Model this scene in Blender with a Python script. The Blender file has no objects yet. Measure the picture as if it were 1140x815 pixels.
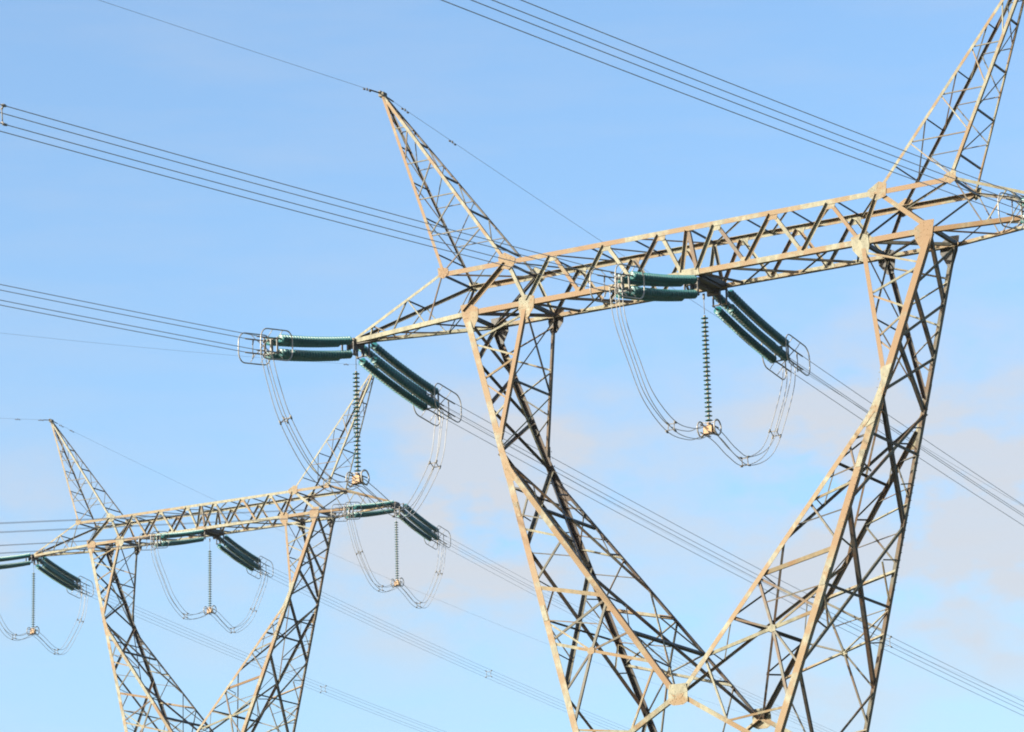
import bpy, math, random
from mathutils import Vector, Matrix, noise
random.seed(7)
scene = bpy.context.scene
COL = scene.collection
R = math.radians

# ------------------------------------------------------------------ camera
f_px, yaw, pitch, roll = 3802.05, -0.5115575, 0.2606902, -0.0264936
cam_pos = Vector((61.9585, -127.3840, -41.2056))
d = Vector((math.sin(yaw)*math.cos(pitch), math.cos(yaw)*math.cos(pitch), math.sin(pitch)))
r0 = Vector((math.cos(yaw), -math.sin(yaw), 0)); u0 = r0.cross(d)
rr = r0*math.cos(roll)+u0*math.sin(roll); uu = -r0*math.sin(roll)+u0*math.cos(roll)
cd = bpy.data.cameras.new('camera'); cam = bpy.data.objects.new('camera', cd); COL.objects.link(cam)
cam.matrix_world = Matrix(((rr.x, uu.x, -d.x, cam_pos.x), (rr.y, uu.y, -d.y, cam_pos.y),
                           (rr.z, uu.z, -d.z, cam_pos.z), (0, 0, 0, 1)))
cd.sensor_fit = 'HORIZONTAL'; cd.sensor_width = 36; cd.lens = f_px/1140*36
cd.clip_start = 0.5; cd.clip_end = 20000
scene.camera = cam

# ------------------------------------------------------------------ light, sky, exposure
SUN_EL, SUN_H = R(21), Vector((-0.56, -0.83, 0)).normalized()      # horizontal direction towards the sun
to_sun = Vector((SUN_H.x*math.cos(SUN_EL), SUN_H.y*math.cos(SUN_EL), math.sin(SUN_EL)))
sl = bpy.data.lights.new('sun', 'SUN'); sl.energy = 4.4; sl.angle = R(0.53); sl.color = (1.0, 0.92, 0.76)
sun = bpy.data.objects.new('sun', sl); COL.objects.link(sun)
sun.rotation_euler = to_sun.to_track_quat('Z', 'Y').to_euler(); sun.location = (0, 0, 60)
world = bpy.data.worlds.new('World'); scene.world = world; world.use_nodes = True
nt = world.node_tree; nt.nodes.clear()
def N(t, ty, **k):
    n = t.nodes.new(ty)
    for a, b in k.items():
        if a in n.inputs.keys(): n.inputs[a].default_value = b
        else: setattr(n, a, b)
    return n
sky = N(nt, 'ShaderNodeTexSky'); sky.sky_type = 'NISHITA'; sky.sun_disc = False
sky.sun_elevation = SUN_EL; sky.sun_rotation = math.atan2(SUN_H.x, SUN_H.y)
sky.altitude = 0; sky.air_density = 1.0; sky.dust_density = 3.0; sky.ozone_density = 3.0
hs = N(nt, 'ShaderNodeHueSaturation'); hs.inputs['Saturation'].default_value = 1.05; hs.inputs['Hue'].default_value = 0.496; hs.inputs['Value'].default_value = 1.02
nt.links.new(sky.outputs[0], hs.inputs['Color'])
tc = N(nt, 'ShaderNodeTexCoord')
# thin mauve-grey cloud patches low in the sky: a soft mask per patch, broken up by noise
def math_n(op, a, b=None, clamp=False):
    n = nt.nodes.new('ShaderNodeMath'); n.operation = op; n.use_clamp = clamp
    for i, v in enumerate((a, b)):
        if v is None: continue
        if isinstance(v, (int, float)): n.inputs[i].default_value = v
        else: nt.links.new(v, n.inputs[i])
    return n.outputs[0]
nz = N(nt, 'ShaderNodeTexNoise'); nz.inputs['Scale'].default_value = 26; nz.inputs['Detail'].default_value = 5; nz.inputs['Roughness'].default_value = 0.55
mp = N(nt, 'ShaderNodeMapping'); mp.inputs['Scale'].default_value = (1, 1, 2.0)
nt.links.new(tc.outputs['Generated'], mp.inputs[0]); nt.links.new(mp.outputs[0], nz.inputs['Vector'])
total = None
for (cx, cy, cz, rad, amp) in [(-0.471, 0.854, 0.223, 0.038, .95), (-0.500, 0.842, 0.215, 0.030, .7), (-0.362, 0.905, 0.216, 0.046, 1.0),
                               (-0.393, 0.890, 0.230, 0.032, .75), (-0.350, 0.916, 0.196, 0.030, .6), (-0.607, 0.766, 0.209, 0.027, .7),
                               (-0.508, 0.838, 0.203, 0.026, .5), (-0.417, 0.893, 0.168, 0.034, .6), (-0.555, 0.806, 0.200, 0.024, .3),
                               (-0.25, 0.94, 0.23, 0.05, .8), (-0.72, 0.66, 0.22, 0.06, .8), (0.1, 0.97, 0.2, 0.07, .8)]:
    dist = nt.nodes.new('ShaderNodeVectorMath'); dist.operation = 'DISTANCE'
    nt.links.new(tc.outputs['Generated'], dist.inputs[0]); dist.inputs[1].default_value = Vector((cx, cy, cz)).normalized()
    q = math_n('DIVIDE', dist.outputs['Value'], rad)
    g = math_n('MULTIPLY', math_n('POWER', 2.718, math_n('MULTIPLY', math_n('MULTIPLY', q, q), -1.0)), amp)
    total = g if total is None else math_n('ADD', total, g)
brk = math_n('MULTIPLY', math_n('SUBTRACT', nz.outputs['Fac'], 0.32), 3.2, True)
fac = math_n('MINIMUM', math_n('MULTIPLY', math_n('MULTIPLY', total, brk), 1.12), 0.78)
# faint high veil streaks everywhere
nz2 = N(nt, 'ShaderNodeTexNoise'); nz2.inputs['Scale'].default_value = 14; nz2.inputs['Detail'].default_value = 6
mp2 = N(nt, 'ShaderNodeMapping'); mp2.inputs['Scale'].default_value = (1, 1, 6.0); mp2.inputs['Rotation'].default_value = (0.3, 0.2, 0)
nt.links.new(tc.outputs['Generated'], mp2.inputs[0]); nt.links.new(mp2.outputs[0], nz2.inputs['Vector'])
veil = math_n('MULTIPLY', math_n('MULTIPLY', math_n('SUBTRACT', nz2.outputs['Fac'], 0.42), 2.6, True), 0.17)
fac = math_n('ADD', fac, veil, True)
mx = nt.nodes.new('ShaderNodeMix'); mx.data_type = 'RGBA'
nt.links.new(fac, mx.inputs[0]); nt.links.new(hs.outputs[0], mx.inputs[6])
CLOUD = (2.30, 2.34, 2.46, 1)
mx.inputs[7].default_value = CLOUD
bg = N(nt, 'ShaderNodeBackground'); bg.inputs['Strength'].default_value = 0.10
nt.links.new(mx.outputs[2], bg.inputs['Color'])
wo = N(nt, 'ShaderNodeOutputWorld'); nt.links.new(bg.outputs[0], wo.inputs[0])
scene.view_settings.view_transform = 'Standard'; scene.view_settings.look = 'None'
scene.view_settings.exposure = 1.60; scene.view_settings.gamma = 1; scene.view_settings.use_curve_mapping = False
scene.render.engine = 'CYCLES'
scene.cycles.max_bounces = 4
scene.cycles.filter_width = 1.9

# ------------------------------------------------------------------ materials
def new_mat(name, rough=.6, metal=0.0):
    m = bpy.data.materials.new(name); m.use_nodes = True; t = m.node_tree
    b = t.nodes['Principled BSDF']; b.inputs['Roughness'].default_value = rough; b.inputs['Metallic'].default_value = metal
    return m, t, b
def steel(name, base, dark, rust, amount, rough=.62):
    """weathered painted steel: pale coat, dirty runs and rust in patches; varies from member to member"""
    m, t, b = new_mat(name, rough)
    L = t.links.new
    geo = N(t, 'ShaderNodeNewGeometry'); oi = N(t, 'ShaderNodeObjectInfo')
    n1 = N(t, 'ShaderNodeTexNoise'); n1.inputs['Scale'].default_value = 0.9; n1.inputs['Detail'].default_value = 6; n1.inputs['Roughness'].default_value = .65
    n2 = N(t, 'ShaderNodeTexNoise'); n2.inputs['Scale'].default_value = 5.5; n2.inputs['Detail'].default_value = 5
    mpv = N(t, 'ShaderNodeMapping'); mpv.inputs['Scale'].default_value = (1.0, 1.0, .35)
    L(geo.outputs['Position'], mpv.inputs[0]); L(mpv.outputs[0], n2.inputs['Vector']); L(geo.outputs['Position'], n1.inputs['Vector'])
    a = t.nodes.new('ShaderNodeMath'); a.operation = 'MULTIPLY_ADD'; L(oi.outputs['Random'], a.inputs[0]); a.inputs[1].default_value = .22; a.inputs[2].default_value = -.11+amount
    s = t.nodes.new('ShaderNodeMath'); s.operation = 'ADD'; L(n1.outputs['Fac'], s.inputs[0]); L(a.outputs[0], s.inputs[1])
    cr = N(t, 'ShaderNodeValToRGB'); cr.color_ramp.elements[0].position = .50; cr.color_ramp.elements[1].position = .60
    L(s.outputs[0], cr.inputs[0])
    cr2 = N(t, 'ShaderNodeValToRGB'); cr2.color_ramp.elements[0].position = .38; cr2.color_ramp.elements[1].position = .66
    L(n2.outputs['Fac'], cr2.inputs[0])
    m1 = t.nodes.new('ShaderNodeMix'); m1.data_type = 'RGBA'; m1.inputs[6].default_value = (*base, 1); m1.inputs[7].default_value = (*dark, 1)
    L(cr2.outputs[0], m1.inputs[0])
    m2 = t.nodes.new('ShaderNodeMix'); m2.data_type = 'RGBA'; L(m1.outputs[2], m2.inputs[6]); m2.inputs[7].default_value = (*rust, 1)
    L(cr.outputs[0], m2.inputs[0])
    L(m2.outputs[2], b.inputs['Base Color'])
    b.inputs['Specular IOR Level'].default_value = .3
    bp = N(t, 'ShaderNodeBump'); bp.inputs['Strength'].default_value = .15; bp.inputs['Distance'].default_value = .01
    L(n2.outputs['Fac'], bp.inputs['Height']); L(bp.outputs[0], b.inputs['Normal'])
    return m
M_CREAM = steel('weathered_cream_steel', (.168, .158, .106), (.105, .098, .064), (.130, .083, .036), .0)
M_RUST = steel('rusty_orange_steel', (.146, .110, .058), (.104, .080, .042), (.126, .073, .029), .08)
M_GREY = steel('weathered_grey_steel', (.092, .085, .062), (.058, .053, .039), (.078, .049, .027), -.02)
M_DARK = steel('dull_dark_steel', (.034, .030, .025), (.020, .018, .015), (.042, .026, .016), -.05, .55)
STEELS = [M_CREAM, M_RUST, M_GREY, M_DARK]
def plain(name, col, rough=.5, metal=0.0, sc=8, var=.25):
    m, t, b = new_mat(name, rough, metal)
    n = N(t, 'ShaderNodeTexNoise'); n.inputs['Scale'].default_value = sc
    tcn = N(t, 'ShaderNodeTexCoord'); t.links.new(tcn.outputs['Object'], n.inputs['Vector'])
    mixn = t.nodes.new('ShaderNodeMix'); mixn.data_type = 'RGBA'
    mixn.inputs[6].default_value = (*[c*(1-var) for c in col], 1); mixn.inputs[7].default_value = (*[min(1, c*(1+var)) for c in col], 1)
    t.links.new(n.outputs['Fac'], mixn.inputs[0]); t.links.new(mixn.outputs[2], b.inputs['Base Color'])
    return m, b
M_GLASS, gb = plain('green_glass', (.008, .082, .086), .32, 0, 6, .3)
gb.inputs['Specular IOR Level'].default_value = .6
M_CAP, _ = plain('insulator_cap_metal', (.03, .03, .028), .7, .1)
M_PCAP, _ = plain('pale_cap_metal', (.15, .14, .105), .5, .1)
M_WIRE, _ = plain('aluminium_wire', (.27, .28, .29), .55, .2)
M_JUMP, _ = plain('aluminium_jumper_wire', (.26, .25, .23), .5, .2)
M_HARD, _ = plain('galvanised_fittings', (.14, .13, .115), .65, .1)
M_HDARK, _ = plain('dark_fittings', (.045, .038, .032), .6, .2)
M_RING, _ = plain('corona_ring_metal', (.22, .21, .19), .45, .2)
M_CLAMP, _ = plain('rusty_clamp_weight', (.26, .16, .08), .7)
M_CONC, _ = plain('concrete', (.33, .32, .29), .9, 0, 3)

# ------------------------------------------------------------------ mesh helpers
class MB:
    def __init__(s): s.v = []; s.f = []; s.m = []; s.sm = []
    def add(s, vs, fs, mi=0, smooth=False):
        o = len(s.v); s.v += [tuple(p) for p in vs]; s.f += [tuple(i+o for i in f) for f in fs]
        s.m += [mi]*len(fs); s.sm += [smooth]*len(fs)
    def prism(s, prof, p, q, e, n, mi=0):
        """extrude the polygon prof (coordinates along e, n) from p to q"""
        k = len(prof)
        vs = [p+e*a+n*b for a, b in prof]+[q+e*a+n*b for a, b in prof]
        fs = [(i, (i+1) % k, (i+1) % k+k, i+k) for i in range(k)]+[tuple(range(k-1, -1, -1)), tuple(range(k, 2*k))]
        s.add(vs, fs, mi)
    def corner(s, p, q, u, v, a, t=.02, mi=0):
        """angle section whose outer corner runs p-q, flanges towards u and v"""
        p, q = Vector(p), Vector(q); dd = (q-p).normalized()
        u = Vector(u); u = (u-dd*u.dot(dd)).normalized(); v = Vector(v); v = (v-dd*v.dot(dd)).normalized()
        s.prism([(0, 0), (a, 0), (a, t), (t, t), (t, a), (0, a)], p, q, u, v, mi)
    def corner_path(s, pts, mats, u, v, a, t=.02):
        """one continuous angle section through pts, with a material for each stretch"""
        pts = [Vector(p) for p in pts]; dd = (pts[-1]-pts[0]).normalized()
        u = Vector(u); u = (u-dd*u.dot(dd)).normalized(); v = Vector(v); v = (v-dd*v.dot(dd)).normalized()
        prof = [(0, 0), (a, 0), (a, t), (t, t), (t, a), (0, a)]; o = len(s.v); n = len(pts)
        for p in pts: s.v += [tuple(p+u*x+v*y) for x, y in prof]
        def F(f, m): s.f.append(tuple(o+i for i in f)); s.m.append(m); s.sm.append(False)
        for k in range(n-1):
            for i in range(6): F((k*6+i, k*6+(i+1) % 6, k*6+6+(i+1) % 6, k*6+6+i), mats[k])
        F(range(5, -1, -1), mats[0]); F(range((n-1)*6, n*6), mats[-1])
    def flat(s, p, q, n, a, side=1, t=.012, off=0.0, mi=0, out=False):
        """angle section lying against a face with outward normal n, second flange pointing inwards"""
        p, q = Vector(p), Vector(q); dd = (q-p).normalized(); n = Vector(n); n = (n-dd*n.dot(dd)).normalized()
        e = dd.cross(n).normalized()
        ref = Vector((0.75, 0, -0.66))
        if e.dot(ref) < 0: e = -e
        e = e*side
        p = p+n*off; q = q+n*off
        h = a/2
        if out: s.prism([(-h, 0), (-h, a*.8), (-h+t, a*.8), (-h+t, 0), (h, 0), (h, -t), (-h, -t)], p, q, e, n, mi)
        else: s.prism([(-h, 0), (h, 0), (h, -a), (h-t, -a), (h-t, -t), (-h, -t)], p, q, e, n, mi)
    def plate(s, pts, n, t=.018, off=.0, mi=0):
        n = Vector(n).normalized(); k = len(pts)
        vs = [Vector(p)+n*off for p in pts]+[Vector(p)+n*(off+t) for p in pts]
        fs = [tuple(range(k-1, -1, -1)), tuple(range(k, 2*k))]+[(i, (i+1) % k, (i+1) % k+k, i+k) for i in range(k)]
        s.add(vs, fs, mi)
    def box(s, c, hx, hy, hz, mi=0):
        c = Vector(c)
        vs = [c+Vector((a*hx, b*hy, g*hz)) for a in (-1, 1) for b in (-1, 1) for g in (-1, 1)]
        s.add(vs, [(0, 1, 3, 2), (4, 6, 7, 5), (0, 4, 5, 1), (2, 3, 7, 6), (0, 2, 6, 4), (1, 5, 7, 3)], mi)
    def tube(s, pts, r, k=8, closed=False, mi=0):
        pts = [Vector(p) for p in pts]; n = len(pts); base = len(s.v); prev = None; vs = []
        for i, p in enumerate(pts):
            a = pts[(i-1) % n] if (closed or i > 0) else p; b = pts[(i+1) % n] if (closed or i < n-1) else p
            dd = (b-a).normalized()
            if prev is None:
                prev = dd.orthogonal().normalized()
            prev = (prev-dd*prev.dot(dd)).normalized(); w = dd.cross(prev)
            for j in range(k):
                an = 2*math.pi*j/k; vs.append(p+prev*math.cos(an)*r+w*math.sin(an)*r)
        fs = []
        for i in range(n if closed else n-1):
            i2 = (i+1) % n
            for j in range(k): fs.append((i*k+j, i*k+(j+1) % k, i2*k+(j+1) % k, i2*k+j))
        if not closed: fs += [tuple(range(k-1, -1, -1)), tuple(range((n-1)*k, n*k))]
        s.add(vs, fs, mi, True)
    def lathe(s, c, ax, prof, k=14, mi=0):
        """prof = (distance along ax, radius) pairs"""
        c = Vector(c); ax = Vector(ax).normalized(); a = ax.orthogonal().normalized(); b = ax.cross(a); vs = []
        for h, r in prof:
            for j in range(k):
                an = 2*math.pi*j/k; vs.append(c+ax*h+a*math.cos(an)*r+b*math.sin(an)*r)
        fs = []
        for i in range(len(prof)-1):
            for j in range(k): fs.append((i*k+j, i*k+(j+1) % k, (i+1)*k+(j+1) % k, (i+1)*k+j))
        s.add(vs, fs, mi, True)
    def build(s, name, mats, parent=None, link=True):
        me = bpy.data.meshes.new(name); me.from_pydata(s.v, [], s.f)
        for m in (mats if isinstance(mats, (list, tuple)) else [mats]): me.materials.append(m)
        me.polygons.foreach_set('material_index', s.m); me.polygons.foreach_set('use_smooth', s.sm)
        me.update()
        o = bpy.data.objects.new(name, me)
        if link: COL.objects.link(o)
        if parent is not None: o.parent = parent
        return o
def thing(name, label, cat, loc=(0, 0, 0), rz=0, group=None):
    o = bpy.data.objects.new(name, None); COL.objects.link(o); o.location = loc; o.rotation_euler = (0, 0, rz)
    o.empty_display_size = .3
    o['label'] = label; o['category'] = cat
    if group: o['group'] = group
    return o
def copy_tree(o, parent=None):
    c = o.copy(); COL.objects.link(c)
    if parent is not None: c.parent = parent
    for ch in list(o.children): copy_tree(ch, c)
    return c
_j = [0]
def jit():
    _j[0] = (_j[0]*7+3) % 31
    return -.024-.0011*_j[0]

# ------------------------------------------------------------------ ground
T2 = Vector((-94.5423, 99.8760, 18.5871)); T2_YAW = 0.0266455
GZ = -43.0
def ground_z(x, y):
    s = (x*-.687+y*.726)/137.5; s = max(0, min(1, (s-.12)/.80)); s = s*s*(3-2*s)
    rr_ = math.hypot(x-20, y)
    far = min(1, max(0, (rr_-170)/600))
    return GZ+18.5*s*(1-far*.6)+.35*noise.noise(Vector((x*.03, y*.03, 0)))*min(1, rr_/150)+far*4*noise.noise(Vector((x*.003, y*.003, 3)))
g = MB(); K = 150; co = [math.sinh((i/K*2-1)*5.4)*4000/math.sinh(5.4) for i in range(K+1)]
vs = [(-20+a, b, ground_z(-20+a, b)) for b in co for a in co]
g.add(vs, [(j*(K+1)+i, j*(K+1)+i+1, (j+1)*(K+1)+i+1, (j+1)*(K+1)+i) for j in range(K) for i in range(K)], 0, True)
mg, t, b = new_mat('dry_grass_ground', .95)
n1 = N(t, 'ShaderNodeTexNoise'); n1.inputs['Scale'].default_value = .08; n1.inputs['Detail'].default_value = 10
n2 = N(t, 'ShaderNodeTexNoise'); n2.inputs['Scale'].default_value = 2.5; n2.inputs['Detail'].default_value = 8
geo = N(t, 'ShaderNodeNewGeometry'); t.links.new(geo.outputs['Position'], n1.inputs[0]); t.links.new(geo.outputs['Position'], n2.inputs[0])
ma = t.nodes.new('ShaderNodeMath'); ma.operation = 'MULTIPLY_ADD'; t.links.new(n2.outputs['Fac'], ma.inputs[0]); ma.inputs[1].default_value = .5; 
ms = t.nodes.new('ShaderNodeMath'); ms.operation = 'SUBTRACT'; t.links.new(n1.outputs['Fac'], ms.inputs[0]); ms.inputs[1].default_value = .25
t.links.new(ms.outputs[0], ma.inputs[2])
cr = N(t, 'ShaderNodeValToRGB'); cr.color_ramp.elements[0].color = (.030, .045, .014, 1); cr.color_ramp.elements[0].position = .35
cr.color_ramp.elements[1].color = (.12, .10, .045, 1); cr.color_ramp.elements[1].position = .7
e = cr.color_ramp.elements.new(.5); e.color = (.06, .07, .025, 1)
t.links.new(ma.outputs[0], cr.inputs[0]); t.links.new(cr.outputs[0], b.inputs['Base Color'])
bp = N(t, 'ShaderNodeBump'); bp.inputs['Strength'].default_value = .6; bp.inputs['Distance'].default_value = .2
t.links.new(n2.outputs['Fac'], bp.inputs['Height']); t.links.new(bp.outputs[0], b.inputs['Normal'])
go = g.build('ground', mg); go['kind'] = 'structure'

# ------------------------------------------------------------------ thin air between the two pylons
hz = MB(); hz.box((-20, 0, (-60+40)/2), 4100, 4100, 50)
mh = bpy.data.materials.new('thin_haze'); mh.use_nodes = True; t = mh.node_tree; t.nodes.clear()
pv = N(t, 'ShaderNodeVolumePrincipled'); pv.inputs['Color'].default_value = (.80, .88, 1, 1); pv.inputs['Density'].default_value = .00006; pv.inputs['Anisotropy'].default_value = .3
ho = N(t, 'ShaderNodeOutputMaterial'); t.links.new(pv.outputs[0], ho.inputs['Volume'])
hzo = hz.build('haze', mh); hzo['kind'] = 'stuff'

# ------------------------------------------------------------------ the lattice tower
BOx, BIx, TIx, TOx, BY, TY, H = 11.206, 8.0, 8.92, 12.253, 1.336, 1.372, 2.209
APX, APZ = 16.082, 11.75
EX, EY, EZ = 9.077, 2.228, -6.593
WY, WZ = 3.921, -18.41
TPX, TPZ = 17.689, 0.10
ZB = -21.1
def outer(s, f, z): k = z/EZ; return Vector((s*(BOx+(EX-BOx)*k), f*(BY+(EY-BY)*k), z))
def inner(s, f, z): k = (z-EZ)/(WZ-EZ); return Vector((s*EX*(1-k), f*(EY+(WY-EY)*k), z))
def upin(s, f, z): k = z/EZ; return Vector((s*(BIx+(EX-BIx)*k), f*(BY+(EY-BY)*k), z))
def lerp(a, b, k): return Vector(a)*(1-k)+Vector(b)*k
CR, RU, GR, DK = 0, 1, 2, 3

def member(parent, name, p, q, n, a, mi=CR, side=1, off=None, out=False):
    p, q = Vector(p), Vector(q); dd = (q-p).normalized(); cut = min(.09, (q-p).length*.06); p = p+dd*cut; q = q-dd*cut
    m = MB(); m.flat(p, q, n, a, side, max(.009, a*.09), jit() if off is None else off, 0, out)
    return m.build(name, STEELS[mi], parent)
def gusset(parent, pts, n, mi=CR, off=.004, bolts=True):
    m = MB(); m.plate(pts, n, .018, off+.0006*(_j[0] % 9), 0)
    if bolts:
        n = Vector(n).normalized(); c = sum((Vector(p) for p in pts), Vector())/len(pts); b = m
        for p in pts:
            for k in (.35, .62, .84):
                b.lathe(lerp(c, p, k)+n*(off+.010), n, [(0, .024), (.014, .024), (.014, 0)], 6)
    o = m.build('gusset_plate', STEELS[mi], parent); jit()
    return o
def P3(c, ex, ez, uv): return [Vector(c)+Vector(ex)*a+Vector(ez)*b_ for a, b_ in uv]

def make_tower():
    root = thing('lattice_tower', 'large cream and rust steel lattice pylon in front, filling the right half', 'pylon', (0, 0, 0), 0, 'steel lattice pylons')
    ZV = Vector((0, 0, 1)); XV = Vector((1, 0, 0)); YV = Vector((0, 1, 0))
    # ---- crossbeam: four chords
    mb = MB()
    for f in (-1, 1):
        mi_t = CR
        # top chords, flanges down and inward; bottom chords, flanges up and inward
        cuts, ms_ = ([-TOx, -3.0, 8.92, TOx], [RU, CR, RU]) if f < 0 else ([-TOx, TOx], [CR])
        mb.corner_path([(x, f*TY, H) for x in cuts], ms_, (0, -f, 0), (0, 0, -1), .22, .02)
        cuts, ms_ = ([-BOx, -4.5, 8.4, BOx], [RU, CR, RU]) if f < 0 else ([-BOx, BOx], [CR])
        mb.corner_path([(x, f*BY, 0) for x in cuts], ms_, (0, -f, 0), (0, 0, 1), .235, .022)
    beam = mb.build('cross_beam', STEELS, root)
    tops = [-TIx, -6.67, -4, -1.33, 0, 1.33, 4, 6.67, TIx]
    for f in (-1, 1):
        nrm = (0, f, 0)
        T = lambda x: Vector((x, f*TY, H-.1)); B = lambda x: Vector((x, f*BY, .1))
        seq = [(-TIx, -BIx), (-6.67, -BIx), (-6.67, -5.33), (-4, -5.33), (-4, -2.67), (-1.33, -2.67), (-1.33, -.35), (0, -.35),
               (0, .35), (1.33, .35), (1.33, 2.67), (4, 2.67), (4, 5.33), (6.67, 5.33), (6.67, BIx), (TIx, BIx)]
        for i, (a, b_) in enumerate(seq):
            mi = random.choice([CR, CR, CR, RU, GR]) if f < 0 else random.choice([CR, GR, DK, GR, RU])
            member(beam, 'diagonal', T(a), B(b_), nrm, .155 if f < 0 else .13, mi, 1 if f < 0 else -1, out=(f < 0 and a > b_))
        for x in (-6.67, -4, -1.33, 1.33, 4, 6.67):
            gusset(beam, [(x-.34, f*TY, H-.03), (x+.34, f*TY, H-.03), (x+.22, f*TY, H-.42), (x-.22, f*TY, H-.42)][::(1 if f > 0 else -1)], nrm, CR, -.045, False)
        for x in (-5.33, -2.67, 2.67, 5.33):
            gusset(beam, [(x-.32, f*BY, .03), (x+.32, f*BY, .03), (x+.2, f*BY, .40), (x-.2, f*BY, .40)][::(-1 if f > 0 else 1)], nrm, CR, -.045, False)
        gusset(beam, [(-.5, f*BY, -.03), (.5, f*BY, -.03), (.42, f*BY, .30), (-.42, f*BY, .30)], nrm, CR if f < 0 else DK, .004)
        # node plates of the fork legs
        for s in (-1, 1):
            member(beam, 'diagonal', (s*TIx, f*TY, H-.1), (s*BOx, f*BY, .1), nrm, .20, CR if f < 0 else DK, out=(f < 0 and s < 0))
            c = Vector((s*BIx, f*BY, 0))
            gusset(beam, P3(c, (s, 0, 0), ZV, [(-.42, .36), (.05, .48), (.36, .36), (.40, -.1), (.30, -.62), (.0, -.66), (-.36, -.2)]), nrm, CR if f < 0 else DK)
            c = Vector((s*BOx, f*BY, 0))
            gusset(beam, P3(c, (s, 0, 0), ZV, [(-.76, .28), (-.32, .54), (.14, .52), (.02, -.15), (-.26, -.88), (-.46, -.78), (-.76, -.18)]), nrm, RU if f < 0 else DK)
            c = Vector((s*TIx, f*TY, H))
            gusset(beam, P3(c, (s, 0, 0), ZV, [(-.46, .04), (-.30, .14), (.08, .36), (.42, .22), (.36, -.32), (-.08, -.46), (-.38, -.28)]), nrm, CR)
            c = Vector((s*TOx, f*TY, H))
            gusset(beam, P3(c, (s, 0, 0), ZV, [(-.36, .10), (-.1, .2), (.2, .22), (.16, -.2), (-.1, -.32), (-.34, -.12)]), nrm, RU if (f < 0 and s < 0) else CR)
    # bottom face of the beam
    dn = (0, 0, -1)
    bn = [1.33, 4, 6.67]
    for s in (-1, 1):
        for a, b_ in ((1.33, 4), (4, 6.67)):
            member(beam, 'diagonal', (s*a, -BY, .03), (s*b_, BY, .03), dn, .09, GR)
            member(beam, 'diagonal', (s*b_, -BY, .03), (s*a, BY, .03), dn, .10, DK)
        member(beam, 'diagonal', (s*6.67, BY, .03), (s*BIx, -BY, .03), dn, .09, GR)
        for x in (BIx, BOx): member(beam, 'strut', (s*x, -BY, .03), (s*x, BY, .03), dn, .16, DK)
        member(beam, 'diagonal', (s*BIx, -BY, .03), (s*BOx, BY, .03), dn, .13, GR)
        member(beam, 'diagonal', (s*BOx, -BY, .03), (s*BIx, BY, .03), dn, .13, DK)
        member(beam, 'diagonal', (s*.35, -BY, .03), (s*1.33, BY, .03), dn, .09, GR)
        member(beam, 'strut', (s*.35, -BY-.1, .03), (s*.35, BY+.1, .03), dn, .24, DK, off=-.01)
        # top face
        for x in (2.7, 4.8, 6.95): member(beam, 'strut', (s*x, -TY, H-.03), (s*x, TY, H-.03), (0, 0, 1), .09, DK)
        for a, b_ in ((0, 2.7), (2.7, 4.8), (4.8, 6.95), (6.95, TIx)):
            member(beam, 'diagonal', (s*a, TY, H-.03), (s*b_, -TY, H-.03), (0, 0, 1), .065, GR)
        for x in (TIx, TOx): member(beam, 'strut', (s*x, -TY, H-.03), (s*x, TY, H-.03), (0, 0, 1), .13, DK)
        member(beam, 'diagonal', (s*TIx, TY, H-.03), (s*TOx, -TY, H-.03), (0, 0, 1), .08, GR)
        # cross-section bracing
        member(beam, 'diagonal', (s*BIx, -BY, .1), (s*TIx, TY, H-.1), (s, 0, 0), .10, DK)
        member(beam, 'diagonal', (s*BOx, -BY, .1), (s*TOx, TY, H-.1), (s, 0, 0), .09, GR)
    member(beam, 'strut', (0, -TY, H-.03), (0, TY, H-.03), (0, 0, 1), .12, DK)
    hb = MB(); hb.box((0, 0, -.06), .42, .95, .045); hb.box((0, 0, -.17), .09, 1.15, .08)
    for y in (-1.0, 1.0): hb.box((0, y, -.2), .30, .07, .13)
    hb.build('hanger_plate', M_HDARK, beam)
    # ---- peaks
    for s in (-1, 1):
        ap = Vector((s*APX, 0, APZ)); mp_ = MB()
        ends = {}
        for f in (-1, 1):
            for nm, x in (('o', TOx), ('i', TIx)):
                top = ap+Vector((0 if nm == 'o' else -s*.12, f*.10, 0)); bot = Vector((s*x, f*TY, H))
                ends[nm, f] = (top, bot)
                so = s if nm == 'o' else -s
                mi = {('o', -1): RU if s < 0 else CR, ('i', -1): CR, ('o', 1): DK if s < 0 else CR, ('i', 1): DK if s < 0 else GR}[nm, f]
                mp_.corner(top, bot, (-so, 0, 0), (0, -f, 0), .135 if f < 0 else .11, .013, mi)
        pk = mp_.build('peak', STEELS, root)
        L = lambda nm, f, k: lerp(ends[nm, f][0], ends[nm, f][1], k)
        for f in (-1, 1):
            for k in (.2, .4, .6, .8):
                member(pk, 'strut', L('o', f, k), L('i', f, k), (0, f, 0), .048, (GR if f < 0 else DK))
                member(pk, 'diagonal', L('i', f, k), L('o', f, k+.2), (0, f, 0), .052, (GR if (f < 0 and s < 0) else CR if f < 0 else GR))
        for nm, so in (('o', s), ('i', -s)):
            for k in (.1, .3, .5, .7, .9):
                member(pk, 'strut', L(nm, -1, k), L(nm, 1, k), (so, 0, 0), .075, DK)
                if k < .9:
                    ff = -1 if so < 0 else 1
                    member(pk, 'diagonal', L(nm, ff, k), L(nm, -ff, k+.2), (so, 0, 0), .055, GR)
        c = MB(); c.box(ap+Vector((-s*.06, 0, -.02)), .13, .17, .10); c.box(ap+Vector((-s*.02, 0, .1)), .05, .24, .035)
        c.build('peak_cap', M_GREY, pk)
        # ---- arms
        tip = Vector((s*TPX, 0, TPZ)); ma_ = MB(); E_ = {}
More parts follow.
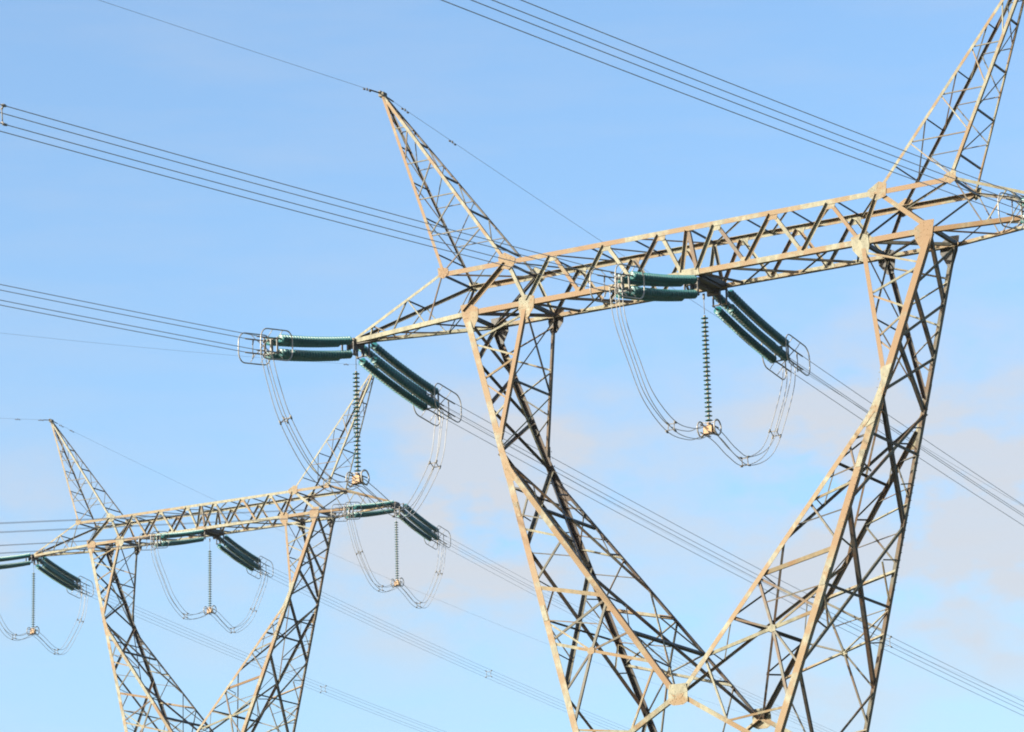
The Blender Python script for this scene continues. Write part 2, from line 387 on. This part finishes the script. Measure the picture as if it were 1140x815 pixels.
        for f in (-1, 1):
            tt = tip+Vector((0, f*.10, .22)); tb = tip+Vector((0, f*.13, -.02))
            E_['t', f] = (Vector((s*TOx, f*TY, H)), tt); E_['b', f] = (Vector((s*BOx, f*BY, 0)), tb)
            ma_.corner(*E_['t', f], (0, -f, 0), (0, 0, -1), .13, .013, CR if f < 0 else GR)
            ma_.corner(*E_['b', f], (0, -f, 0), (0, 0, 1), .20, .018, (CR if s < 0 else RU) if f < 0 else CR)
        ar = ma_.build('cross_arm', STEELS, root)
        A = lambda nm, f, k: lerp(*E_[nm, f], k)
        for f in (-1, 1):
            n = (0, f, .1)
            for p, q, a, mi in (('t0', 'b.33', .055, GR), ('b.33', 't.40', .05, CR), ('t.40', 'b.66', .06, GR), ('b.66', 't.80', .05, GR), ('t.80', 'b.86', .07, CR)):
                member(ar, 'diagonal', A(p[0], f, float(p[1:])), A(q[0], f, float(q[1:])), n, a, mi)
        member(ar, 'strut', A('t', -1, .4), A('t', 1, .4), (0, 0, 1), .085, DK)
        member(ar, 'strut', A('t', -1, .8), A('t', 1, .8), (0, 0, 1), .07, GR)
        for k0, k1 in ((0, .33), (.33, .66), (.66, .86)):
            member(ar, 'diagonal', A('b', -1, k0), A('b', 1, k1), dn, .06, GR)
            member(ar, 'diagonal', A('b', 1, k0), A('b', -1, k1), dn, .06, DK)
        member(ar, 'strut', A('b', -1, .86), A('b', 1, .86), dn, .09, CR)
        c = MB()
        c.plate([tip+Vector(v) for v in ((-s*1.0, -.16, -.06), (s*.18, -.16, -.06), (s*.18, .16, -.06), (-s*1.0, .16, -.06))], (0, 0, -1), .03)
        c.box(tip+Vector((s*.05, 0, .07)), .12, .30, .11); c.box(tip+Vector((0, 0, -.2)), .05, .16, .16)
        c.build('hanger_plate', M_HDARK, ar)
    # ---- fork legs
    for s in (-1, 1):
        mf = MB()
        for f in (-1, 1):
            if f < 0:
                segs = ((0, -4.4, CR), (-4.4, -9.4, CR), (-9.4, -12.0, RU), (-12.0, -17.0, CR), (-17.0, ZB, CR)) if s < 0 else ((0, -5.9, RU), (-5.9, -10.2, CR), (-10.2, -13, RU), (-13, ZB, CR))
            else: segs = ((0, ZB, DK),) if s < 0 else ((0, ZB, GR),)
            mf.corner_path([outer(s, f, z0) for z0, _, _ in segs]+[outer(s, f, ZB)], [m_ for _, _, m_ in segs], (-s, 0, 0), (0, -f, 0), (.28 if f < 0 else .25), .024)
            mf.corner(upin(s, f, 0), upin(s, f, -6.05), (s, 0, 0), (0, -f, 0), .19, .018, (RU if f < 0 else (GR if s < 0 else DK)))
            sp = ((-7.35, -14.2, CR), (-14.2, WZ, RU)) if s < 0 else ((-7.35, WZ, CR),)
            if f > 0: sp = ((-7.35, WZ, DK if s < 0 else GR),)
            mf.corner_path([inner(s, f, z0) for z0, _, _ in sp]+[inner(s, f, WZ)], [m_ for _, _, m_ in sp], (s, 0, .5), (0, -f, 0), .225 if f < 0 else .17, .02)
        fk = mf.build('fork_leg', STEELS, root)
        # outer face: X panels, struts through two crossings
        zs = [0, -2.26, -4.45, -6.66, -11.15, -17.8]; on = Vector((s, 0, -.33))
        for i in range(5):
            a = .15 if i < 3 else .17
            for f in (-1, 1): member(fk, 'diagonal', outer(s, f, zs[i]), outer(s, -f, zs[i+1]), on, a, DK if f < 0 else GR)
        for z in (-8.35, -14.5): member(fk, 'strut', outer(s, -1, z), outer(s, 1, z), on, .11, DK)
        member(fk, 'strut', outer(s, -1, ZB), outer(s, 1, ZB), on, .15, DK)
        member(fk, 'diagonal', outer(s, -1, -17.8), outer(s, 0, ZB)+Vector((0, 0, 0)), on, .12, DK)
        member(fk, 'diagonal', outer(s, 1, -17.8), outer(s, 0, ZB)+Vector((0, 0, 0)), on, .12, GR)
        for f in (-1, 1):          # secondary members in the two tall panels
            for za, zc, zb in ((-6.66, -8.35, -11.15), (-11.15, -14.5, -17.8)):
                C0 = outer(s, 0, zc)
                for z0 in (za, zb):
                    mid = lerp(outer(s, f, z0), C0, .5); zl = lerp(outer(s, f, z0), C0, .5).z
                    member(fk, 'brace', mid, outer(s, f, zl+.25), on, .06, GR)
                    if za < -9: member(fk, 'brace', mid, outer(s, f, zc), on, .06, random.choice([GR, CR]))
        # inner face above the elbow
        inn = Vector((-s, 0, 0))
        for f in (-1, 1): member(fk, 'diagonal', upin(s, f, 0), upin(s, -f, -3.4), inn, .065, DK if f < 0 else GR)
        member(fk, 'strut', upin(s, -1, -3.35), upin(s, 1, -3.35), inn, .085, DK)
        for f in (-1, 1): member(fk, 'diagonal', upin(s, f, -3.4), upin(s, -f, EZ), inn, .065, CR)
        # inner face below the elbow
        i2 = Vector((-s, 0, .7))
        for f in (-1, 1):
            member(fk, 'diagonal', inner(s, f, EZ), inner(s, -f, -12.4), i2, .10, GR if f < 0 else (DK if s < 0 else GR))
            member(fk, 'diagonal', inner(s, f, -12.4), inner(s, -f, WZ), i2, .12 if f < 0 else .10, DK if f < 0 else CR)
        member(fk, 'strut', inner(s, -1, -9.4), inner(s, 1, -9.4), i2, .12, DK)
        member(fk, 'strut', inner(s, -1, -15.4), inner(s, 1, -15.4), i2, .14, DK)
        for f in (-1, 1):
            for za, zc, zb in ((-6.6, -9.4, -12.4), (-12.4, -15.4, -18.4)):
                C0 = (inner(s, -1, zc)+inner(s, 1, zc))/2
                for z0 in (za, zb):
                    mid = lerp(inner(s, f, z0), C0, .5)
                    member(fk, 'brace', mid, inner(s, f, mid.z+.2), i2, .055, DK)
                    member(fk, 'brace', mid, inner(s, f, zc), i2, .055, GR)
        # front and rear faces
        for f in (-1, 1):
            n = Vector((0, f, -.14))
            O = lambda z: outer(s, f, z); I = lambda z: inner(s, f, z); U = lambda z: upin(s, f, z)
            c1 = CR if f < 0 else GR
            for p, q, a, mi in ((U(-.35), O(-1.3), .085, CR), (O(-1.35), U(-2.3), .085, CR), (U(-2.3), O(-3.2), .085, CR), (O(-3.2), U(-4.3), .07, c1), (U(-4.3), O(-5.1), .07, c1),
                                (O(-8.35), I(-8.55), .08, DK), (I(-8.65), O(-10.26), .075, GR), (O(-10.26), I(-10.95), .095, CR), (I(-10.95), O(-12.85), .085, GR),
                                (O(-9.6), I(-10.1), .05, GR), (O(-13.0), I(-13.8), .17, RU if f < 0 else CR), (I(-13.89), O(-15.5), .095, GR),
                                (O(-11.4), I(-11.9), .05, DK)):
                member(fk, 'brace', p, q, n, a, mi)
            Cc = lerp(O(-15.54), I(-16.95), .40)
            member(fk, 'strut', O(-15.54), Cc, n, .13, CR); member(fk, 'strut', Cc, I(-16.95), n, .13, CR)
            member(fk, 'brace', Cc, I(-15.45), n, .085, GR)
            member(fk, 'brace', Cc, O(-17.85), n, .085, GR)
            member(fk, 'diagonal', I(-13.89), Cc, n, .11, GR); member(fk, 'diagonal', Cc, O(-19.4), n, .11, GR)
            member(fk, 'brace', Cc, O(-14.5), n, .08, CR); member(fk, 'brace', lerp(I(-13.89), Cc, .5), O(-14.5), n, .05, GR)
            gusset(fk, P3(Cc, XV, ZV, [(-.17, .07), (0, .17), (.16, .09), (.15, -.12), (-.03, -.17), (-.17, -.09)]), n, CR, -.02, False)
            W = Vector((0, f*WY, WZ)); foot = O(ZB); mm = lerp(W, foot, .5)
            member(fk, 'diagonal', W, foot, n, .20, CR)
            member(fk, 'brace', I(-16.95), mm, n, .08, c1); member(fk, 'brace', mm, O(-19.4), n, .09, CR)
            # elbow plate
            c = Vector((s*EX, f*EY, EZ))
            pts = [U(-5.6)+Vector((-s*.02, 0, 0)), O(-5.5), O(-6.6), O(-7.9), O(-8.1)+Vector((-s*.3, 0, 0)), I(-8.05)+Vector((s*.05, 0, 0)), I(-7.4)+Vector((-s*.02, 0, 0)), U(-6.2)+Vector((-s*.06, 0, 0))]
            gusset(fk, pts, n, CR if f < 0 else (DK if s < 0 else CR), .004)
            # splice plates on the legs
            for z in (-9.4, -14.2):
                gusset(fk, [O(z+.35)+Vector((-s*.02, 0, 0)), O(z-.35)+Vector((-s*.02, 0, 0)), O(z-.35)+Vector((-s*.25, 0, 0)), O(z+.35)+Vector((-s*.25, 0, 0))], n, CR if f < 0 else GR, .004)
        if s > 0:                  # step bolts up the two right-hand legs
            for f in (-1, 1):
                b = MB(); z = -9.0 if f < 0 else -8.4; k = 0
                while z > (-12.5 if f < 0 else -14):
                    p = outer(s, f, z); dv = Vector((0, 1, 0)) if k % 2 else Vector((1, 0, 0))
                    if f < 0: b.tube([p+Vector((-.06, 0, 0)), p+Vector((.07, 0, 0))], .016, 5)
                    else: b.tube([p+Vector((-.06, -.1, 0)), p+Vector((.08, -.1, 0))], .016, 5)
                    z -= .3; k += 1
                b.build('step_bolts', M_GREY, fk)
    # waist plates
    for f in (-1, 1):
        gusset(root, P3((0, f*WY, WZ), XV, ZV, [(-.38, .42), (.38, .42), (.44, .1), (.44, -.34), (.22, -.46), (-.22, -.46), (-.44, -.34), (-.44, .1)]), (0, f, -.12), CR, .008)
    # ---- body down to the footings
    BB = 6.9; HB = GZ+.35
    def leg(sx, sy, z): k = (z-ZB)/(HB-ZB); o_ = outer(sx, sy, ZB); return Vector((o_.x+(sx*BB-o_.x)*k, o_.y+(sy*BB-o_.y)*k, z))
    bm_ = MB()
    for sx in (-1, 1):
        for sy in (-1, 1): bm_.corner(leg(sx, sy, ZB), leg(sx, sy, HB), (-sx, 0, 0), (0, -sy, 0), .30, .026, CR if sy < 0 else GR)
    body = bm_.build('tower_body', STEELS, root)
    lv = [ZB, -26.2, -31.5, -37.0, HB]
    for i in range(4):
        for (a, b_, n) in (((-1, -1), (1, -1), (0, -1, 0)), ((-1, 1), (1, 1), (0, 1, 0)), ((-1, -1), (-1, 1), (-1, 0, 0)), ((1, -1), (1, 1), (1, 0, 0))):
            member(body, 'diagonal', leg(*a, lv[i]), leg(*b_, lv[i+1]), n, .13, CR); member(body, 'diagonal', leg(*b_, lv[i]), leg(*a, lv[i+1]), n, .13, GR)
            member(body, 'strut', leg(*a, lv[i]), leg(*b_, lv[i]), n, .13, CR)
    for sx in (-1, 1):
        for sy in (-1, 1):
            p = leg(sx, sy, HB); m = MB()
            m.lathe((p.x-sx*.1, p.y-sy*.1, GZ-1.2), (0, 0, 1), [(0, .75), (1.45, .55), (1.58, .50), (1.58, 0)], 20)
            o = m.build('footing', M_CONC, body)
            for q in o.data.polygons: q.use_smooth = False
    return root
tower1 = make_tower()
tower2 = copy_tree(tower1)
tower2.location = T2; tower2.rotation_euler = (0, 0, T2_YAW)
tower2['label'] = 'smaller looking steel lattice pylon farther back at lower left, with a V-shaped fork'

# ------------------------------------------------------------------ insulators and conductors
SP = .325         # half spacing of the four strings
WS = .31          # half spacing of the four conductors
LS = 8.0          # length of a tension set
def scurve(m0, m1):
    return lambda t: m0*t+(m1-m0)*t*t/(2*LS)
DISC = [(-.03, .045), (-.022, .075), (.006, .12), (.02, .175), (.030, .200), (.042, .198), (.036, .12), (.045, .045)]
def string_mesh(cv, lat, vert, t0, t1):
    g_, c_ = MB(), MB(); n = round((t1-t0)/.21)
    for i in range(n):
        t = t0+(i+.5)*(t1-t0)/n; dz = (cv(t+.05)-cv(t-.05))/.1
        ax = Vector((0, 1, dz)).normalized(); p = Vector((lat, t, cv(t)+vert))
        g_.lathe(p, ax, DISC, 14)
        c_.lathe(p-ax*.1, ax, [(0, 0), (0, .048), (.075, .052), (.085, .02), (.13, .018)], 8)
    return g_, c_
def rrect(x, cy, cz, hl, hh, rad, dz=0):
    pts = []
    for (sy, sz, a0) in ((1, 1, 0), (-1, 1, 90), (-1, -1, 180), (1, -1, 270)):
        for k in range(6):
            a = R(a0+k*18); y = sy*(hl-rad)+math.cos(a)*rad; z = sz*(hh-rad)+math.sin(a)*rad
            pts.append((x, cy+y, cz+z+y*dz))
    return pts
def make_set(cv, label, loc, rz, group, t1=6.35):
    root = thing('tension_insulator_set', label, 'insulators', loc, rz, group)
    # link and yoke by the tower
    m = MB(); z0 = cv(.25)
    m.tube([(0, -.05, 0), (0, .38, cv(.38))], .05, 8)
    m.tube([(0, .38, cv(.38)), (0, .55, cv(.55)+SP*.9)], .03, 6); m.tube([(0, .38, cv(.38)), (0, .55, cv(.55)-SP*.9)], .03, 6)
    m.box((0, .40, cv(.4)), .07, .12, .09)
    m.build('shackle', M_HDARK, root)
    for (t, w) in ((.62, 1), (t1+.2, 1)):
        y = MB(); zc = cv(t)
        for sx in (-1, 1):
            y.box((sx*SP, t, zc), .018, .055, SP+.06)
        for sz in (-1, 1):
            y.box((0, t, zc+sz*SP), SP+.06, .05, .016)
        y.box((0, t-.02, zc), .03, .09, SP)
        y.build('yoke_plate', M_HDARK if t < 1 else M_HARD, root)
    for sx in (-1, 1):
        for sz in (-1, 1):
            g_, c_ = string_mesh(cv, sx*SP, sz*SP, .88, t1)
            s_ = g_.build('insulator_string', M_GLASS, root)
            c_.tube([(sx*SP, .62, cv(.62)+sz*SP), (sx*SP, .9, cv(.9)+sz*SP)], .025, 6)
            c_.tube([(sx*SP, t1-.05, cv(t1-.05)+sz*SP), (sx*SP, t1+.25, cv(t1+.25)+sz*SP)], .03, 6)
            c_.build('metal_caps', M_CAP, s_)
            k = MB()
            dz = (cv(8)-cv(7))
            k.tube([(sx*SP, t1+.2, cv(t1+.2)+sz*SP), (sx*WS, t1+.6, cv(t1+.6)+sz*WS), (sx*WS, 8.05, cv(8.05)+sz*WS)], .035, 8)
            k.tube([(sx*WS, 7.45, cv(7.45)+sz*WS), (sx*WS*.9, 7.55, cv(7.5)+sz*WS-.26)], .03, 6)
            k.build('dead_end_clamp', M_HARD, root)
    for sx in (-1, 1):
        k = MB(); t = t1+.62; dz = cv(t+.5)-cv(t-.5)
        k.tube(rrect(sx*.60, t, cv(t)-.03, 1.18, .68, .46, dz), .030, 8, True)
        for tt in (t-.45, t+.3):
            for sz in (-1, 1):
                k.tube([(sx*.60, tt, cv(tt)+sz*.65), (sx*.48, tt, cv(tt)+sz*.50), (sx*WS, tt, cv(tt)+sz*WS)], .018, 5)
        k.build('corona_ring', M_RING, root)
    k = MB(); t = t1+.75
    for a, b_ in (((-1, -1), (1, 1)), ((-1, 1), (1, -1))):
        k.tube([(a[0]*WS, t, cv(t)+a[1]*WS), (b_[0]*WS, t+.1, cv(t+.1)+b_[1]*WS)], .022, 6)
    for sx in (-1, 1): k.tube([(sx*WS, t+.4, cv(t+.4)-WS), (sx*WS, t+.4, cv(t+.4)+WS)], .02, 6)
    k.build('spacer_frame', M_HARD, root)
    return root
def susp_string(label, loc, rz, z0, zd0, zd1, zc, group):
    """hanging string that holds the jumper loop; z values below the arm"""
    root = thing('suspension_insulator', label, 'insulator', loc, rz, group)
    m = MB(); m.tube([(0, 0, z0), (0, 0, zd0+.08)], .016, 6); m.lathe((0, 0, z0), (0, 0, -1), [(0, 0), (0, .06), (.25, .05), (.27, 0)], 8)
    m.build('hanger_rod', M_HARD, root)
    n = round((zd0-zd1)/.195); g_, c_ = MB(), MB()
    for i in range(n):
        z = zd0-(i+.5)*(zd0-zd1)/n
        g_.lathe((0, 0, z), (0, 0, -1), [(-.03, .05), (-.02, .08), (.0, .115), (.016, .16), (.030, .165), (.034, .09), (.022, .05)], 16)
        c_.lathe((0, 0, z+.11), (0, 0, -1), [(0, .03), (.0, .05), (.09, .055), (.1, .022), (.17, .02)], 8)
    s_ = g_.build('insulator_string', M_GLASS, root); c_.build('metal_caps', M_PCAP, s_)
    m = MB(); m.box((0, 0, zc), .19, .17, .17); m.box((0, 0, zc+.24), .05, .10, .09); m.box((0, 0, zc-.05), .26, .08, .07)
    m.build('clamp_weight', M_CLAMP, root)
    for sy in (-1, 1):
        m = MB(); m.tube([(sy*.40, .33*math.cos(a), zc+.08+.33*math.sin(a)) for a in [R(15*i) for i in range(24)]], .034, 8, True)
        m.tube([(sy*.2, 0, zc-.05), (sy*.40, 0, zc-.25)], .03, 6); m.tube([(sy*.05, 0, zc+.3), (sy*.40, .05, zc+.40)], .02, 6)
        m.build('corona_ring', M_RING, root)
    for sx in (-1, 1):
        for sz in (-1, 1):
            m = MB(); m.tube([(sx*.19, -.5, zc+sz*.17), (sx*.19, 0, zc+sz*.19), (sx*.19, .5, zc+sz*.17)], .03, 6); m.build('wire_clamp', M_HARD, root)
    return root
def catmull(P, n=8):
    P = [2*Vector(P[0])-Vector(P[1])]+[Vector(p) for p in P]+[2*Vector(P[-1])-Vector(P[-2])]; out = []
    for i in range(1, len(P)-2):
        for k in range(n):
            t = k/n; a, b_, c, dd = P[i-1:i+3]
            out.append(.5*((2*b_)+(c-a)*t+(2*a-5*b_+4*c-dd)*t*t+(3*b_-a-3*c+dd)*t**3))
    out.append(P[-2]); return out
def spacer(parent, p, dirv, w):
    """square spacer holding the four wires"""
    dirv = Vector(dirv).normalized(); ex = Vector((0, 0, 1)).cross(dirv).normalized(); ez = dirv.cross(ex)
    p = Vector(p); m = MB(); q = [p+ex*a*w+ez*b_*w for a, b_ in ((-1, -1), (1, -1), (1, 1), (-1, 1))]
    m.tube([lerp(p, x, .72) for x in q], .026, 6, True)
    for x in q:
        m.tube([lerp(p, x, .70), lerp(p, x, 1.12)], .032, 6); m.tube([x-dirv*.09, x+dirv*.09], .045, 6)
    return m.build('spacer', M_HARD, parent)
def jumper(label, loc, rz, P, group, sps):
    """P = (t, z) points of the loop's centre line"""
    root = thing('jumper_loop', label, 'wires', loc, rz, group); w = .19
    cl = catmull([(0, t, z) for t, z in P], 9)
    nrm = []
    for i, p in enumerate(cl):
        a = cl[max(0, i-1)]; b_ = cl[min(len(cl)-1, i+1)]; dd = (b_-a).normalized(); nrm.append(Vector((0, -dd.z, dd.y)))
    for a in (-1, 1):
        for b_ in (-1, 1):
            # every wire hangs with its own slack
            ph = random.random()*6
            m = MB(); m.tube([p+Vector((a*w+.02*math.sin(i*.09+ph), 0, 0))+n*(b_*w+.03*math.sin(i*.10+ph*2)) for i, (p, n) in enumerate(zip(cl, nrm))], .0175, 6)
            m.build('wire', M_JUMP, root)
    for t in sps:
        i = min(range(len(cl)), key=lambda k: abs(cl[k].y-t)); i = min(max(1, i), len(cl)-2)
        spacer(root, cl[i], cl[i+1]-cl[i-1], w)
    return root
def bundle(label, loc, rz, m, c, o, group, t0=8.0, t1=330, sps=(), rad=.0165):
    root = thing('conductor_bundle', label, 'wires', loc, rz, group)
    z = lambda t: o+m*t+c*t*t/2+(.0006 if m < -.15 else .0002)*max(0, t-90)**2
    ts = [t0+(t1-t0)*(k/70)**1.5 for k in range(71)]
    for a in (-1, 1):
        for b_ in (-1, 1):
            q = random.uniform(-.02, .02)
            mm = MB(); mm.tube([(a*WS, t, z(t)+b_*WS+q*math.sin(t*.06)) for t in ts], rad, 6)
            mm.build('wire', M_WIRE, root)
    for t in sps: spacer(root, (0, t, z(t)), (0, 1, m+c*t), WS)
    return root
def earth_wire(label, loc, rz, m, c, damp):
    root = thing('earth_wire', label, 'wire', loc, rz, 'thin earth wires from the pylon peaks')
    z = lambda t: m*t+c*t*t/2
    mm = MB(); mm.tube([(0, t, z(t)) for t in [330*(k/60)**1.5 for k in range(61)]], .0095 if 'front' in label else .0085, 6); mm.build('wire', M_WIRE, root)
    mm = MB(); mm.tube([(0, .1, z(.1)), (0, 1.0, z(1.0))], .035, 6); mm.build('dead_end_clamp', M_HDARK, root)
    for t in damp:
        k = MB(); k.tube([(0, t-.22, z(t-.22)-.06), (0, t+.22, z(t+.22)-.06)], .010, 5); k.box((0, t, z(t)-.02), .02, .04, .06)
        for q in (-.24, .24): k.lathe((0, t+q-.05, z(t+q)-.06), (0, 1, 0), [(0, 0), (0, .04), (.10, .04), (.10, 0)], 8)
        k.build('vibration_damper', M_HDARK, root)
    return root

def twr(q, k):
    if k == 1: return Vector(q)
    c_, s_ = math.cos(T2_YAW), math.sin(T2_YAW); return Vector((T2.x+c_*q[0]-s_*q[1], T2.y+s_*q[0]+c_*q[1], T2.z+q[2]))
IN = {1: (182.4, -.104, .0004, -.97), 2: (182.5, -.2005, .00001, -.43)}
OUT = {1: (1.0, -.1035, .0006, -.72), 2: (-2.9, -.089, .00055, -.80)}
PH = {'L': Vector((-TPX, 0, TPZ)), 'M': Vector((0, 0, -.12)), 'R': Vector((TPX, 0, TPZ))}
who = {1: 'front pylon', 2: 'far pylon'}
where = {'L': 'left arm tip', 'M': 'beam middle', 'R': 'right arm tip'}
LOOP_L = [(-7.45, -1.95), (-6.9, -3.2), (-5.87, -4.81), (-3.95, -6.46), (-2.3, -7.05), (-.9, -6.85), (0, -6.5), (1.1, -6.75), (3.0, -7.25), (4.6, -6.9), (6.83, -4.39), (7.45, -2.6), (7.6, -1.75)]
LOOP_M = [(-8.15, -1.95), (-7.9, -3.3), (-6.76, -4.91), (-5.58, -6.18), (-3.61, -7.01), (-1.7, -6.95), (-.6, -6.6), (0, -6.42), (.9, -6.55), (2.2, -6.98), (3.6, -7.1), (5.83, -6.12), (7.44, -4.05), (8.3, -2.6), (8.5, -1.75)]
for k in (1, 2):
    yw = T2_YAW if k == 2 else 0
    for side, par in (('in', IN[k]), ('out', OUT[k])):
        ph, m, c, o = par; m0 = m+o/4; cv = scurve(m0, m); rz = -R(ph)
        if (k, side) == (2, 'in'): cv = lambda t: -.10*min(1, t/.6)-.295*t+.008*t*t
        if (k, side) == (1, 'in'): cv = lambda t: -.22*min(1, t/.6)-.262*t+.008*t*t
        proto = None
        for p in ('L', 'M', 'R'):
            sh = 0 if p != 'M' else (-.5 if side == 'in' else .95)
            loc = twr(PH[p]+Vector((0, sh, 0)), k)
            dirn = {'in': 'pulling left', 'out': 'sloping down right'}[side]
            lab = 'green glass insulator strings at the %s of the %s, %s' % (where[p], who[k], dirn)
            if proto is None:
                proto = make_set(cv, lab, loc, rz, 'tension insulators on the pylons'); s_ = proto
            else:
                s_ = copy_tree(proto); s_.location = loc; s_['label'] = lab
            sps = {(1, 'in', 'M'): (45.9, 100), (1, 'out', 'L'): (57, 115), (2, 'out', 'L'): (49, 100), (2, 'out', 'M'): (49, 100), (2, 'out', 'R'): (64, 120)}.get((k, side, p), (75, 130))
            dl = {'in': 'to the upper left' if k == 1 else 'off to the left', 'out': 'descending right'}[side]
            bundle('four thin wires from the %s of the %s, %s' % (where[p], who[k], dl), loc, rz, m, c, o,
                   'conductor bundles between the pylons', sps=sps, rad={(1, 'in'): .0165, (1, 'out'): .014, (2, 'in'): .016, (2, 'out'): .012}[k, side])
    for p in ('L', 'M', 'R'):
        lab = 'vertical string of green glass discs hanging under the %s of the %s' % (where[p], who[k])
        if k == 1 and p == 'L':
            ss = susp_string(lab, twr(PH[p], k), yw, -.35, -1.33, -6.05, -6.4, 'hanging insulator strings')
        else:
            c_ = copy_tree(ss); c_.location = twr(PH[p]-Vector((0, 0, .02)), k); c_.rotation_euler = (0, 0, yw); c_['label'] = lab
        jumper('slack loop of four jumper wires below the %s of the %s' % (where[p], who[k]), twr(PH[p], k), yw,
               [(t, z-(.38*math.exp(-((abs(t)-3.8)/1.9)**2) if k == 2 else 0)) for t, z in (LOOP_M if p == 'M' else LOOP_L)], 'jumper loops under the insulators', (-3.6, 3.5, 6.7) if p == 'M' else (-5.9, -2.6, 3.4, 6.8))
for k in (1, 2):
    for s, nm in ((-1, 'left peak'), (1, 'right peak')):
        ap = twr((s*APX, 0, APZ+.06), k)
        dm = (2.3, 6.9) if k == 1 else (2.3, 3.4)
        if k == 1:
            earth_wire('single thin wire from the %s of the front pylon up to the left' % nm, ap, -R(182.4), -.092, .0002, (1.2,))
            earth_wire('single thin wire from the %s of the front pylon down to the right' % nm, ap, -R(1.0), -.101, .0006, (2.0, 6.2))
        else:
            earth_wire('single thin wire from the %s of the far pylon off to the left' % nm, ap, -R(182.5), -.175, .0006, (1.3, 4.3))
            earth_wire('single thin wire from the %s of the far pylon down to the right' % nm, ap, -R(-2.9), -.0805, .0006, (1.6, 3.2))
